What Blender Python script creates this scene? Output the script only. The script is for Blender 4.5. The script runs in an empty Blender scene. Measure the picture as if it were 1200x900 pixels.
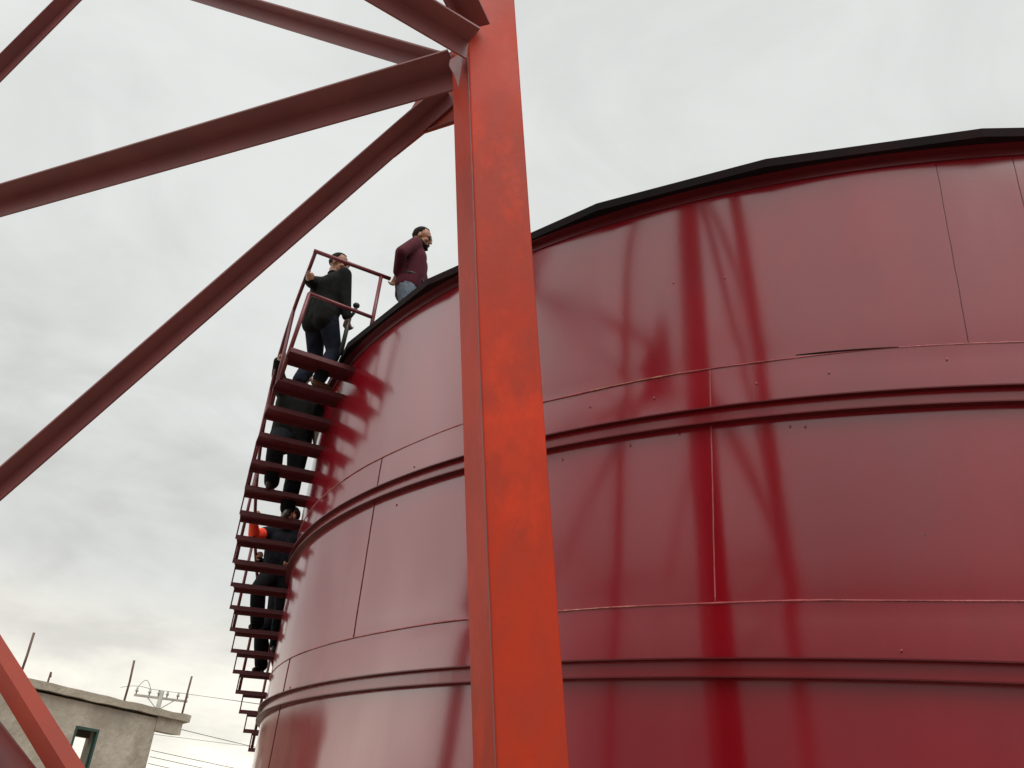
import bpy, bmesh, math, random
from mathutils import Vector, Matrix, noise
random.seed(7)
SC = bpy.context.scene
COL = SC.collection
R = math.radians

# ------------------------------------------------------------------ camera
EYE = 1.65
cam_d = bpy.data.cameras.new('camera'); cam = bpy.data.objects.new('camera', cam_d); COL.objects.link(cam)
cam_d.sensor_width = 36; cam_d.lens = 1033.039 / 1200 * 36
cam_d.clip_start = 0.05; cam_d.clip_end = 3000
rt = Vector((0.9344081764690224, 0.3465250257399971, 0.08247282148520463))
up = Vector((0.09191812635404606, -0.4582620420219572, 0.8840514458386612))
fw = Vector((-0.344140113609846, 0.8184841521848546, 0.46005573013151574))
cam.matrix_world = Matrix(((rt.x, up.x, -fw.x, 0), (rt.y, up.y, -fw.y, 0), (rt.z, up.z, -fw.z, EYE), (0, 0, 0, 1)))
SC.camera = cam

# ------------------------------------------------------------------ light
SUN_EL, SUN_AZ = R(60), R(132)         # azimuth clockwise from +Y; behind the camera, to the right
sun_d = bpy.data.lights.new('sun', 'SUN'); sun = bpy.data.objects.new('sun', sun_d); COL.objects.link(sun)
sun_d.energy = 1.8; sun_d.angle = R(40); sun_d.color = (1, .96, .9)
sd = Vector((math.sin(SUN_AZ) * math.cos(SUN_EL), math.cos(SUN_AZ) * math.cos(SUN_EL), math.sin(SUN_EL)))
sun.rotation_euler = sd.to_track_quat('Z', 'Y').to_euler(); sun.location = (0, 0, 30)

SC.view_settings.view_transform = 'Standard'; SC.view_settings.look = 'None'
SC.view_settings.exposure = 0; SC.view_settings.gamma = 1

W = bpy.data.worlds.new('World'); SC.world = W; W.use_nodes = True
def build_world():
    nt = W.node_tree; N = nt.nodes; L = nt.links; N.clear()
    def nd(t, **k):
        n = N.new(t)
        for a, b in k.items(): setattr(n, a, b)
        return n
    def mth(op, a, b=None, c=None):
        n = nd('ShaderNodeMath', operation=op)
        for i, v in enumerate((a, b, c)):
            if v is None: continue
            if isinstance(v, (int, float)): n.inputs[i].default_value = v
            else: L.new(v, n.inputs[i])
        return n.outputs[0]
    def ramp(x, lo, hi, a=0., b=1.):
        n = nd('ShaderNodeMapRange', interpolation_type='SMOOTHSTEP')
        L.new(x, n.inputs[0])
        for i, v in enumerate((lo, hi, a, b)): n.inputs[i + 1].default_value = v
        return n.outputs[0]
    def mixc(f, a, b):
        n = nd('ShaderNodeMix', data_type='RGBA')
        if isinstance(f, (int, float)): n.inputs[0].default_value = f
        else: L.new(f, n.inputs[0])
        for i, v in ((6, a), (7, b)):
            if isinstance(v, tuple): n.inputs[i].default_value = (*v, 1)
            else: L.new(v, n.inputs[i])
        return n.outputs[2]
    tc = nd('ShaderNodeTexCoord'); sep = nd('ShaderNodeSeparateXYZ'); L.new(tc.outputs['Generated'], sep.inputs[0])
    x, y, z = sep.outputs
    # overcast deck seen in perspective: direction divided by its height
    zz = mth('ADD', mth('MAXIMUM', z, 0.0), .22)
    cmb = nd('ShaderNodeCombineXYZ'); L.new(mth('DIVIDE', x, zz), cmb.inputs[0]); L.new(mth('DIVIDE', y, zz), cmb.inputs[1])
    def nz(sc, det, rough, dist=0., off=0.):
        n = nd('ShaderNodeTexNoise'); n.inputs['Scale'].default_value = sc; n.inputs['Detail'].default_value = det
        n.inputs['Roughness'].default_value = rough; n.inputs['Distortion'].default_value = dist
        mp = nd('ShaderNodeMapping'); mp.inputs['Location'].default_value = (off, off * .7, off * .3)
        L.new(cmb.outputs[0], mp.inputs[0]); L.new(mp.outputs[0], n.inputs['Vector'])
        return n.outputs['Fac']
    big = nz(.9, 5, .55, .3, 3.1); mid = nz(2.2, 6, .6, .5, 8.4)
    cl = mth('ADD', mth('MULTIPLY', big, .65), mth('MULTIPLY', mid, .35))
    # elevation: bright high up, grey belt lower, glowing strip at the horizon
    el = ramp(z, .12, .60)
    thick = mth('ADD', ramp(cl, .36, .64, -.5, .42), mth('MULTIPLY', el, 1.2))
    deck = mixc(ramp(thick, -.35, 1.05), (.615, .615, .595), (.785, .805, .785))
    mot = nd('ShaderNodeVectorMath', operation='SCALE'); L.new(deck, mot.inputs[0]); L.new(ramp(mth('ADD', mth('MULTIPLY', big, .5), mth('MULTIPLY', nz(3.6, 7, .6, .8, 21.), .5)), .36, .64, .93, 1.055), mot.inputs['Scale']); deck = mot.outputs[0]
    glow = mth('MULTIPLY', ramp(z, .235, .05), ramp(cl, .40, .60, .45, 1.))
    left = ramp(mth('ADD', mth('MULTIPLY', x, -.75), mth('MULTIPLY', y, .65)), .2, .95)
    deck = mixc(mth('MULTIPLY', glow, left), deck, (1.32, 1.25, 1.08))
    # the deck is thinner and brighter towards the hidden sun, behind and left of the camera, and heavy low down behind
    back = ramp(mth('MULTIPLY', y, -1.), -.42, .35)
    side = ramp(mth('MULTIPLY', x, -1.), .60, .96)
    gain_back = ramp(z, .05, .66, .45, 2.15)
    gain = nd('ShaderNodeMix', data_type='FLOAT'); L.new(side, gain.inputs[0]); L.new(gain_back, gain.inputs[2]); gain.inputs[3].default_value = 3.3
    gain2 = nd('ShaderNodeMix', data_type='FLOAT'); L.new(back, gain2.inputs[0]); gain2.inputs[2].default_value = 1.; L.new(gain.outputs[0], gain2.inputs[3])
    vs = nd('ShaderNodeVectorMath', operation='SCALE'); L.new(deck, vs.inputs[0]); L.new(gain2.outputs[0], vs.inputs['Scale'])
    deck = vs.outputs[0]
    sky = nd('ShaderNodeTexSky', sky_type='NISHITA', sun_disc=False)
    sky.sun_elevation = SUN_EL; sky.sun_rotation = SUN_AZ
    b1 = nd('ShaderNodeBackground'); L.new(sky.outputs[0], b1.inputs[0]); b1.inputs[1].default_value = .05
    b2 = nd('ShaderNodeBackground'); L.new(deck, b2.inputs[0]); b2.inputs[1].default_value = 1.0
    ms = nd('ShaderNodeMixShader'); ms.inputs[0].default_value = .95
    L.new(b1.outputs[0], ms.inputs[1]); L.new(b2.outputs[0], ms.inputs[2])
    out = nd('ShaderNodeOutputWorld'); L.new(ms.outputs[0], out.inputs[0])
build_world()

# ------------------------------------------------------------------ materials
ANISO_ROT = .25
def material(name, base, rough=.5, spec=.5, metallic=0., var=None, vscale=1., vstretch=(1, 1, 1), rvar=0., bump=0., bscale=20., bdist=.01,
             speck=None, speck_scale=3., speck_size=.03, wave=0., wscale=1., wstretch=(1, 1, 1), contrast=(.35, .65), aniso=0., rscale=None, rstretch=None, patch=None, pscale=1.):
    m = bpy.data.materials.new(name); m.use_nodes = True
    nt = m.node_tree; N = nt.nodes; L = nt.links
    b = N['Principled BSDF']; b.inputs['Metallic'].default_value = metallic
    b.inputs['Roughness'].default_value = rough; b.inputs['Specular IOR Level'].default_value = spec
    b.inputs['Base Color'].default_value = (*base, 1)
    tc = N.new('ShaderNodeTexCoord')
    def tex(scale, stretch=(1, 1, 1), det=6, ro=.6):
        mp = N.new('ShaderNodeMapping'); mp.inputs['Scale'].default_value = stretch; L.new(tc.outputs['Object'], mp.inputs[0])
        n = N.new('ShaderNodeTexNoise'); n.inputs['Scale'].default_value = scale; n.inputs['Detail'].default_value = det
        n.inputs['Roughness'].default_value = ro; L.new(mp.outputs[0], n.inputs['Vector']); return n.outputs['Fac']
    def rmp(x, a, bb, c=0., d=1.):
        n = N.new('ShaderNodeMapRange'); L.new(x, n.inputs[0])
        for i, v in enumerate((a, bb, c, d)): n.inputs[i + 1].default_value = v
        return n.outputs[0]
    col = None
    if var:
        mx = N.new('ShaderNodeMix'); mx.data_type = 'RGBA'
        L.new(rmp(tex(vscale, vstretch), *contrast), mx.inputs[0])
        mx.inputs[6].default_value = (*base, 1); mx.inputs[7].default_value = (*var, 1); col = mx.outputs[2]
    if patch:
        mp_ = N.new('ShaderNodeMix'); mp_.data_type = 'RGBA'
        L.new(rmp(tex(pscale, (1, 1, .6), 8, .65), .52, .66), mp_.inputs[0])
        if col: L.new(col, mp_.inputs[6])
        else: mp_.inputs[6].default_value = (*base, 1)
        mp_.inputs[7].default_value = (*patch, 1); col = mp_.outputs[2]
    if aniso:
        tn = N.new('ShaderNodeTangent'); tn.direction_type = 'RADIAL'; tn.axis = 'Z'
        b.inputs['Anisotropic'].default_value = aniso; L.new(tn.outputs[0], b.inputs['Tangent']); b.inputs['Anisotropic Rotation'].default_value = ANISO_ROT
    if speck:
        v = N.new('ShaderNodeTexVoronoi'); v.inputs['Scale'].default_value = speck_scale
        L.new(tc.outputs['Object'], v.inputs['Vector'])
        f = rmp(v.outputs['Distance'], speck_size, speck_size * .4)
        # only some cells carry a chip
        s2 = N.new('ShaderNodeSeparateColor'); L.new(v.outputs['Color'], s2.inputs[0])
        g = rmp(s2.outputs[0], .55, .6); mu = N.new('ShaderNodeMath'); mu.operation = 'MULTIPLY'
        L.new(f, mu.inputs[0]); L.new(g, mu.inputs[1])
        mx2 = N.new('ShaderNodeMix'); mx2.data_type = 'RGBA'; L.new(mu.outputs[0], mx2.inputs[0])
        if col: L.new(col, mx2.inputs[6])
        else: mx2.inputs[6].default_value = (*base, 1)
        mx2.inputs[7].default_value = (*speck, 1); col = mx2.outputs[2]
    if col: L.new(col, b.inputs['Base Color'])
    if rvar: L.new(rmp(tex(rscale or vscale * 1.7, rstretch or vstretch), .3, .7, rough - rvar, rough + rvar), b.inputs['Roughness'])
    prev = None
    for st, sc, dist, stre in ((wave, wscale, .05, wstretch), (bump, bscale, bdist, (1, 1, 1))):
        if not st: continue
        bn = N.new('ShaderNodeBump'); bn.inputs['Strength'].default_value = st; bn.inputs['Distance'].default_value = dist
        L.new(tex(sc, stre, 3, .5), bn.inputs['Height'])
        if prev: L.new(prev, bn.inputs['Normal'])
        prev = bn.outputs[0]
    if prev: L.new(prev, b.inputs['Normal'])
    return m

M = {}
M['tank'] = material('maroon_gloss_paint', (.180, .0018, .0074), .135, .78, var=(.215, .004, .012), vscale=1.1, vstretch=(1, 1, .35), rvar=.045, rscale=2.2, rstretch=(1, 1, .16), aniso=.75, patch=(.165, .006, .012), pscale=.7,
                     speck=(.03, .002, .003), speck_scale=1.9, speck_size=.022, bump=.025, bscale=30, bdist=.004)
M['weld'] = material('painted_weld_bead', (.36, .06, .065), .4, .5, var=(.20, .02, .024), vscale=6, bump=.6, bscale=60, bdist=.01)
M['chip'] = material('bare_scuffed_weld', (.50, .26, .18), .5, .4, var=(.2, .02, .02), vscale=14)
M['ring'] = material('maroon_ring_shade', (.095, .0025, .005), .35, .3, var=(.075, .0025, .005), vscale=2, rvar=.05)  # darker than the shell: underside shade of the flanges put into the colour
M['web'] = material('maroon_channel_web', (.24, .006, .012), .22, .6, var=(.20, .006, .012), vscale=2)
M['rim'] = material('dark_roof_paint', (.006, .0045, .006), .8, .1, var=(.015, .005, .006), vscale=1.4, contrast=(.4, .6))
M['rimred'] = material('maroon_curb_paint', (.10, .005, .009), .35, .45, var=(.07, .004, .007), vscale=2)
M['stair'] = material('maroon_stair_paint', (.115, .014, .020), .42, .4, var=(.085, .014, .017), vscale=3, bump=.1, bscale=40)
M['rail'] = material('maroon_rail_paint', (.17, .025, .035), .35, .45, var=(.12, .02, .025), vscale=4)
M['leg'] = material('orange_red_primer', (.42, .030, .0085), .48, .16, var=(.33, .032, .014), vscale=2.1, vstretch=(1, 1, .5), rvar=.08, patch=(.50, .037, .0090), pscale=2.9,
                    bump=.08, bscale=30, speck=(.14, .025, .012), speck_scale=7, speck_size=.035, contrast=(.42, .58))
M['brace'] = material('dull_red_primer', (.215, .062, .062), .5, .5, var=(.17, .055, .057), vscale=2.4, rvar=.06, bump=.08, bscale=25)
M['brace2'] = material('bright_red_primer', (.34, .052, .030), .5, .3, var=(.28, .046, .030), vscale=2, rvar=.05)
M['dark_red'] = material('dark_red_primer', (.10, .012, .010), .5, .3, var=(.07, .01, .009), vscale=3)
M['concrete'] = material('rough_plaster', (.47, .425, .35), .9, .2, var=(.33, .29, .235), vscale=1.3, bump=.7, bscale=7, bdist=.04, contrast=(.40, .60), patch=(.32, .285, .235), pscale=.9)
M['slab'] = material('cast_slab_concrete', (.48, .43, .35), .9, .2, var=(.34, .30, .24), vscale=2.2, bump=.5, bscale=14, bdist=.03)
M['greenframe'] = material('green_frame_paint', (.022, .075, .058), .5, .4, var=(.03, .06, .05), vscale=4)
M['dark_in'] = material('unfinished_interior', (.12, .12, .11), .9, .2, var=(.08, .08, .075), vscale=2)
M['rebar'] = material('rusty_rebar', (.17, .11, .085), .8, .3, var=(.10, .06, .05), vscale=9, bump=.4, bscale=60)
M['pole'] = material('hazed_pole', (.40, .375, .33), .8, .2, var=(.30, .28, .25), vscale=3)  # lightened so the distance haze is painted into the pole colour
M['wire'] = material('cable_grey', (.17, .17, .165), .6, .3)
M['porcelain'] = material('grey_porcelain', (.25, .24, .23), .3, .5)
M['ground'] = material('packed_dirt', (.33, .29, .235), .95, .1, var=(.26, .225, .18), vscale=.6, bump=.6, bscale=6, bdist=.04)
M['skin'] = material('skin', (.36, .17, .105), .5, .4, var=(.32, .14, .085), vscale=20)
M['skin2'] = material('skin_tanned', (.29, .13, .08), .5, .4, var=(.25, .11, .065), vscale=20)
M['hair'] = material('dark_hair', (.010, .008, .007), .8, .1, var=(.022, .017, .014), vscale=60, bump=.6, bscale=150)
M['greyhair'] = material('greying_hair', (.016, .014, .013), .8, .1, var=(.06, .055, .05), vscale=40, bump=.6, bscale=150)
M['eye'] = material('dark_eye', (.02, .015, .012), .2, .5)
M['maroon_cloth'] = material('maroon_shirt', (.085, .014, .024), .85, .2, var=(.06, .010, .017), vscale=7, wave=.5, wscale=7, wstretch=(1, 1, .4))
M['black_cloth'] = material('black_jacket', (.0075, .008, .0078), .85, .10, var=(.013, .0135, .013), vscale=7, wave=.6, wscale=8, wstretch=(1, 1, .6))
M['navy_cloth'] = material('navy_jacket', (.0065, .0075, .011), .85, .10, var=(.011, .012, .017), vscale=7, wave=.6, wscale=8, wstretch=(1, 1, .6))
M['denim'] = material('worn_blue_denim', (.075, .105, .15), .9, .15, var=(.15, .18, .215), vscale=9, wave=.5, wscale=9)
M['dark_denim'] = material('dark_indigo_denim', (.009, .011, .019), .9, .10, var=(.016, .019, .031), vscale=8, wave=.5, wscale=9)
M['black_trousers'] = material('black_work_trousers', (.008, .0085, .011), .9, .08, var=(.012, .0125, .015), vscale=8, wave=.5, wscale=9)
M['hivis'] = material('hi_vis_orange_cloth', (.88, .085, .040), .75, .2, var=(.80, .065, .032), vscale=7, wave=.4, wscale=9)
M['brown_leather'] = material('brown_leather', (.13, .065, .035), .5, .4, var=(.09, .045, .025), vscale=15)
M['black_leather'] = material('black_leather', (.015, .014, .013), .45, .4)
M['stick'] = material('matt_black_plastic', (.018, .018, .018), .45, .4)

# ------------------------------------------------------------------ helpers
class MB:
    def __init__(s): s.v = []; s.f = []
    def box(s, lo, hi, mat=None):
        x0, y0, z0 = lo; x1, y1, z1 = hi
        P = [Vector(p) for p in ((x0, y0, z0), (x1, y0, z0), (x1, y1, z0), (x0, y1, z0), (x0, y0, z1), (x1, y0, z1), (x1, y1, z1), (x0, y1, z1))]
        if mat: P = [mat @ p for p in P]
        n = len(s.v); s.v += P
        s.f += [tuple(n + i for i in q) for q in ((0, 3, 2, 1), (4, 5, 6, 7), (0, 1, 5, 4), (1, 2, 6, 5), (2, 3, 7, 6), (3, 0, 4, 7))]
    def prism(s, pts, a, b, uax=None):
        """closed 2D outline swept from a to b; u axis hint in the plane"""
        a = Vector(a); b = Vector(b); w = (b - a).normalized()
        u = Vector(uax) if uax is not None else (Vector((0, 0, 1)) if abs(w.z) < .9 else Vector((1, 0, 0)))
        u = (u - w * u.dot(w)).normalized(); v = w.cross(u)
        n = len(s.v); k = len(pts)
        for c in (a, b): s.v += [c + u * p[0] + v * p[1] for p in pts]
        s.f += [(n + i, n + (i + 1) % k, n + k + (i + 1) % k, n + k + i) for i in range(k)]
        s.f += [tuple(n + i for i in range(k - 1, -1, -1)), tuple(n + k + i for i in range(k))]
    def tube(s, pts, r, seg=10, caps=True, closed=False):
        pts = [Vector(p) for p in pts]; n0 = len(s.v); ref = None; m = len(pts)
        for i, p in enumerate(pts):
            if closed: t = pts[(i + 1) % m] - pts[i - 1]
            else: t = pts[min(i + 1, m - 1)] - pts[max(i - 1, 0)]
            t.normalize()
            if ref is None: ref = Vector((0, 0, 1)) if abs(t.z) < .9 else Vector((1, 0, 0))
            u = (ref - t * ref.dot(t)).normalized(); v = t.cross(u); ref = u
            rr = r[i] if isinstance(r, (list, tuple)) else r
            s.v += [p + (u * math.cos(2 * math.pi * k / seg) + v * math.sin(2 * math.pi * k / seg)) * rr for k in range(seg)]
        for i in range(m if closed else m - 1):
            j = (i + 1) % m
            for k in range(seg):
                s.f.append((n0 + i * seg + k, n0 + i * seg + (k + 1) % seg, n0 + j * seg + (k + 1) % seg, n0 + j * seg + k))
        if caps and not closed:
            s.f.append(tuple(n0 + k for k in range(seg - 1, -1, -1))); s.f.append(tuple(n0 + (m - 1) * seg + k for k in range(seg)))
    def ellipsoid(s, c, rad, mat=None, nu=16, nv=10):
        c = Vector(c); n0 = len(s.v)
        def pt(a, b):
            q = Vector((rad[0] * math.cos(a) * math.sin(b), rad[1] * math.sin(a) * math.sin(b), rad[2] * math.cos(b)))
            return c + (mat @ q if mat else q)
        s.v.append(pt(0, 0))
        for j in range(1, nv):
            for i in range(nu): s.v.append(pt(2 * math.pi * i / nu, math.pi * j / nv))
        s.v.append(pt(0, math.pi)); last = len(s.v) - 1
        for i in range(nu):
            k = (i + 1) % nu
            s.f.append((n0, n0 + 1 + i, n0 + 1 + k))
            for j in range(nv - 2):
                a = n0 + 1 + j * nu
                s.f.append((a + i, a + nu + i, a + nu + k, a + k))
            a = n0 + 1 + (nv - 2) * nu
            s.f.append((a + i, last, a + k))
    def capsule(s, a, b, ra, rb, seg=12):
        a = Vector(a); b = Vector(b); w = b - a; Ln = w.length
        if Ln < 1e-6: s.ellipsoid(a, (ra, ra, ra)); return
        w /= Ln; u = w.orthogonal().normalized(); v = w.cross(u); prof = []
        for i in range(1, 5): t = math.pi / 2 * i / 4; prof.append((-ra * math.cos(t), ra * math.sin(t)))
        for i in range(0, 4): t = math.pi / 2 * i / 4; prof.append((Ln + rb * math.sin(t), rb * math.cos(t)))
        n0 = len(s.v); s.v.append(a - w * ra)
        for h, r in prof: s.v += [a + w * h + (u * math.cos(2 * math.pi * k / seg) + v * math.sin(2 * math.pi * k / seg)) * r for k in range(seg)]
        s.v.append(a + w * (Ln + rb)); last = len(s.v) - 1
        for k in range(seg):
            q = (k + 1) % seg
            s.f.append((n0, n0 + 1 + q, n0 + 1 + k))
            for j in range(len(prof) - 1):
                c = n0 + 1 + j * seg
                s.f.append((c + k, c + q, c + seg + q, c + seg + k))
            c = n0 + 1 + (len(prof) - 1) * seg
            s.f.append((c + k, c + q, last))
    def build(s, name, mat, parent=None, smooth=False, bevel=0., origin=None):
        me = bpy.data.meshes.new(name)
        o = Vector(origin) if origin is not None else Vector((0, 0, 0))
        me.from_pydata([tuple(p - o) for p in s.v], [], s.f)
        bm = bmesh.new(); bm.from_mesh(me); bmesh.ops.recalc_face_normals(bm, faces=bm.faces)
        if bevel: bmesh.ops.bevel(bm, geom=list(bm.edges), offset=bevel, segments=2, affect='EDGES', profile=.5)
        bm.to_mesh(me); bm.free()
        me.materials.append(mat)
        ob = bpy.data.objects.new(name, me); ob.location = o; COL.objects.link(ob)
        if parent is not None:
            ob.parent = parent; ob.location = o - parent.location if origin is not None else -parent.location
        if smooth:
            for p in me.polygons: p.use_smooth = True
        return ob

def tag(o, label, cat, group=None):
    o['label'] = label; o['category'] = cat
    if group: o['group'] = group
    return o
def thing(name, loc, label, cat, group=None):
    o = bpy.data.objects.new(name, None); COL.objects.link(o); o.location = loc
    o.empty_display_size = .2
    return tag(o, label, cat, group)
def sub(part, grand):
    """re-parent an object built under the thing's root to one of its parts"""
    grand.location = grand.location - part.location; grand.parent = part
    return grand
def struct(o): o['kind'] = 'structure'; return o

# ------------------------------------------------------------------ ground
g = MB(); n = 60; S_ = 1500
ticks = [math.copysign(abs(t) ** 3, t) * S_ for t in [(-1 + 2 * i / n) for i in range(n + 1)]]
for yy in ticks:
    for xx in ticks:
        d = math.hypot(xx, yy)
        g.v.append(Vector((xx, yy, -.02 + .05 * noise.noise(Vector((xx * .15, yy * .15, 0))) * (1 if d < 60 else .3))))
for j in range(n):
    for i in range(n):
        a = j * (n + 1) + i; g.f.append((a, a + 1, a + n + 2, a + n + 1))
struct(g.build('ground', M['ground'], smooth=True))

# ------------------------------------------------------------------ storage tank
TR, TY = 6.7, 11.453568
TC = Vector((0, TY, 0))
def pol(r, deg, z): return Vector((r * math.cos(R(deg)), TY + r * math.sin(R(deg)), z))
SEAM_Z = [1.446, 2.879, 4.313]; TOP = 5.685
RINGS = [(1.03, 1.128), (2.484, 2.585), (3.927, 4.032)]
tank = thing('storage_tank', (0, TY, 0), 'huge round maroon steel tank with glossy plates and two stiffening rings', 'tank')
SEAMS = [[-155, -141, -98.5, -60, -25], [-132.8, -60, -20], [-121.3, -96.14, -70, -35], [-83.95, -80.25, -45, -10]]
def shell_r(deg, z):
    p = pol(1, deg, z * .9)
    q = Vector((p.x * 6.7, (p.y - TY) * 6.7, z))
    k = sum(1 for s in SEAM_Z if z > s)
    o = Vector((0, 0, 17.3 * k))
    d = .0075 * noise.noise(Vector((q.x * .55, q.y * .55, q.z * .33)) + o) + .0028 * noise.noise(Vector((q.x * 1.5, q.y * 1.5, q.z * .8)) + o)
    # plates pull in a little at the horizontal welds
    for s in SEAM_Z:
        d -= .0030 * math.exp(-((z - s) / .10) ** 2)
    d -= .0035 * math.exp(-((z - TOP) / .15) ** 2)
    return TR + d
m = MB(); NA, NZ = 540, 88
for j in range(NZ + 1):
    z = TOP * j / NZ
    for i in range(NA):
        a = -180 + 360 * i / NA; m.v.append(pol(shell_r(a, z), a, z))
for j in range(NZ):
    for i in range(NA):
        k = (i + 1) % NA; m.f.append((j * NA + i, j * NA + k, (j + 1) * NA + k, (j + 1) * NA + i))
shell = m.build('shell', M['tank'], tank, smooth=True)
def ring_band(mb, prof, seg=360):
    """closed (r,z) outline swept all the way round"""
    n0 = len(mb.v); k = len(prof)
    for i in range(seg):
        for r, z in prof: mb.v.append(pol(r, 360 * i / seg, z))
    for i in range(seg):
        j = (i + 1) % seg
        for q in range(k): mb.f.append((n0 + i * k + q, n0 + i * k + (q + 1) % k, n0 + j * k + (q + 1) % k, n0 + j * k + q))
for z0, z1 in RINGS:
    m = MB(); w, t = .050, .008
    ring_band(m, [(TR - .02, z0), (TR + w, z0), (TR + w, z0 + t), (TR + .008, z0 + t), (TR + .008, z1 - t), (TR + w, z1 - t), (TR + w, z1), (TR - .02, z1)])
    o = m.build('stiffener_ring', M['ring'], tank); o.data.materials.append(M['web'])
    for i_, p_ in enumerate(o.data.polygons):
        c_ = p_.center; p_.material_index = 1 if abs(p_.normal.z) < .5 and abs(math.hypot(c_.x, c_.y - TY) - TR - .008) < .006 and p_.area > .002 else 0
# horizontal weld beads
for k, s in enumerate(SEAM_Z):
    m = MB(); pts = []
    for i in range(900):
        a = 360 * i / 900 - 180
        pts.append(pol(shell_r(a, s) + .0015, a, s + .010 * noise.noise(Vector((a * .12, k * 5, 0)))))
    m.tube(pts, [.0068 * (.75 + .6 * abs(noise.noise(Vector((i * .35, k, 2))))) for i in range(900)], 6, closed=True)
    m.build('weld_seam', M['weld'], tank, smooth=True)
def vseam(deg, z0, z1, r=.0055, mat='weld', name='weld_seam'):
    m = MB(); kk = max(6, int((z1 - z0) / .03))
    m.tube([pol(shell_r(deg, z0 + (z1 - z0) * i / kk) + .001, deg + .02 * noise.noise(Vector((i * .2, deg, 0))), z0 + (z1 - z0) * i / kk) for i in range(kk + 1)],
           [r * (.8 + .4 * abs(noise.noise(Vector((i * .6, deg, 4))))) for i in range(kk + 1)], 6)
    return m.build(name, M[mat], tank, smooth=True)
zs = [0.02] + SEAM_Z + [TOP - .02]
for k, row in enumerate(SEAMS):
    for d in row: vseam(d, zs[k], zs[k + 1], .0022 if k == 3 else .0050, 'ring' if k == 3 or d < -110 else 'weld')
# scuffed stretches of weld and grinding marks
m = MB(); m.tube([pol(shell_r(d, 4.313) + .005, d, 4.313 + .010 * noise.noise(Vector((d * .12, 10, 0)))) for d in [-103 + .16 * i for i in range(34)]],
                 [.0035 + .004 * abs(noise.noise(Vector((i * .7, 0, 9)))) for i in range(34)], 6)
m.build('scuffed_weld', M['chip'], tank, smooth=True)
m = MB(); m.tube([pol(shell_r(d, 2.879) + .005, d, 2.879 + .010 * noise.noise(Vector((d * .12, 5, 0)))) for d in [-104 + .16 * i for i in range(26)]],
                 [.0025 + .003 * abs(noise.noise(Vector((i * .7, 3, 9)))) for i in range(26)], 6)
m.build('scuffed_weld', M['chip'], tank, smooth=True)
# dark bead above the weld, painting in the shadow of the plate lap
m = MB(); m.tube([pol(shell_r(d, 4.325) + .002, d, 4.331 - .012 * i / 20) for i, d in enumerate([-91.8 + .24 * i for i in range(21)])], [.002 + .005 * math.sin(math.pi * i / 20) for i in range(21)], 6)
m.build('lap_shadow', M['rim'], tank, smooth=True)
# small lifting-lug stubs and grinding nubs beside the rings
m = MB()
for d, z in ((-97.8, 3.90), (-100.5, 3.87), (-104.6, 3.85), (-92.3, 3.87), (-91.6, 3.86), (-82, 3.9), (-93.8, 4.17), (-90.3, 4.19), (-85, 4.22), (-117, 4.10), (-118.4, 3.83),
             (-103, 4.19), (-99.2, 4.17), (-105.9, 2.8), (-106.3, 2.74), (-108.5, 5.45), (-108.8, 5.28), (-98.1, 5.0), (-95.2, 4.96), (-88.5, 2.63), (-131, 2.62)):
    m.ellipsoid(pol(shell_r(d, z), d, z), (.007, .007, .010), nu=8, nv=6)
m.build('weld_nub', M['web'], tank, smooth=True)['kind'] = 'stuff'
# top curb angle and roof deck with straight-sided overhang
m = MB(); ring_band(m, [(TR - .02, TOP - .055), (TR + .010, TOP - .055), (TR + .012, TOP - .010), (TR + .062, TOP - .008), (TR + .062, TOP + .002), (TR - .02, TOP + .002)])
m.build('top_curb', M['rimred'], tank)
RA = [-129.44, -114.92 - 2.2, -102.59, -92.5, -81.78]
a = -81.78
while a < 360 - 129.44 - 16: a += 11.4; RA.append(a)
m = MB(); kk = len(RA); rr_out = TR * 1.0185
n0 = 0
for d in RA: m.v += [pol(rr_out, d, TOP + .004), pol(rr_out + .004, d, TOP + .068), pol(rr_out - .05, d, TOP + .072)]
m.v += [Vector((0, TY, TOP + .38))]; top_i = len(m.v) - 1
m.v += [Vector((0, TY, TOP + .0045))]; bot_i = len(m.v) - 1
for i in range(kk):
    j = (i + 1) % kk
    m.f += [(3 * i, 3 * j, 3 * j + 1, 3 * i + 1), (3 * i + 1, 3 * j + 1, 3 * j + 2, 3 * i + 2), (3 * i + 2, 3 * j + 2, top_i), (3 * j, 3 * i, bot_i)]
m.build('roof', M['rim'], tank)
m = MB(); ring_band(m, [(TR - .2, -.1), (TR + .35, -.1), (TR + .35, .10), (TR - .2, .10)], 120)
m.build('foundation', M['slab'], tank)

# ------------------------------------------------------------------ spiral stair on the tank wall
A0, DA, Z0, DZ, RO, RI = 230.25, -2.1563, 3.8905 + EYE, .184, 7.325, 6.692
stair = thing('spiral_stair', (*pol(7.0, A0 + DA * 30, 0).xy, 0), 'narrow maroon steel stair with open treads curving up the left side of the tank', 'stair')
NT = 30
def tread_z(k): return Z0 - DZ * k
def tread_mesh(k):
    m = MB(); an = A0 + DA * k; af = an + DA - .10; z = tread_z(k); t = .006; fl = .045; ns = 3
    for lo, hi, aa, ab in ((z - t, z, an, af), (z - fl, z - t, an, an - .07), (z - fl, z - t, af + .07, af)):
        n = len(m.v)
        for r in (RI, RO):
            for q in (aa, ab):
                for h in (lo, hi): m.v.append(pol(r, q, h))
        i = [n + x for x in range(8)]
        m.f += [(i[0], i[1], i[3], i[2]), (i[4], i[6], i[7], i[5]), (i[0], i[4], i[5], i[1]), (i[2], i[3], i[7], i[6]), (i[1], i[5], i[7], i[3]), (i[0], i[2], i[6], i[4])]
    return m
for k in range(NT): tread_mesh(k).build('tread', M['stair'], stair)
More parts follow.
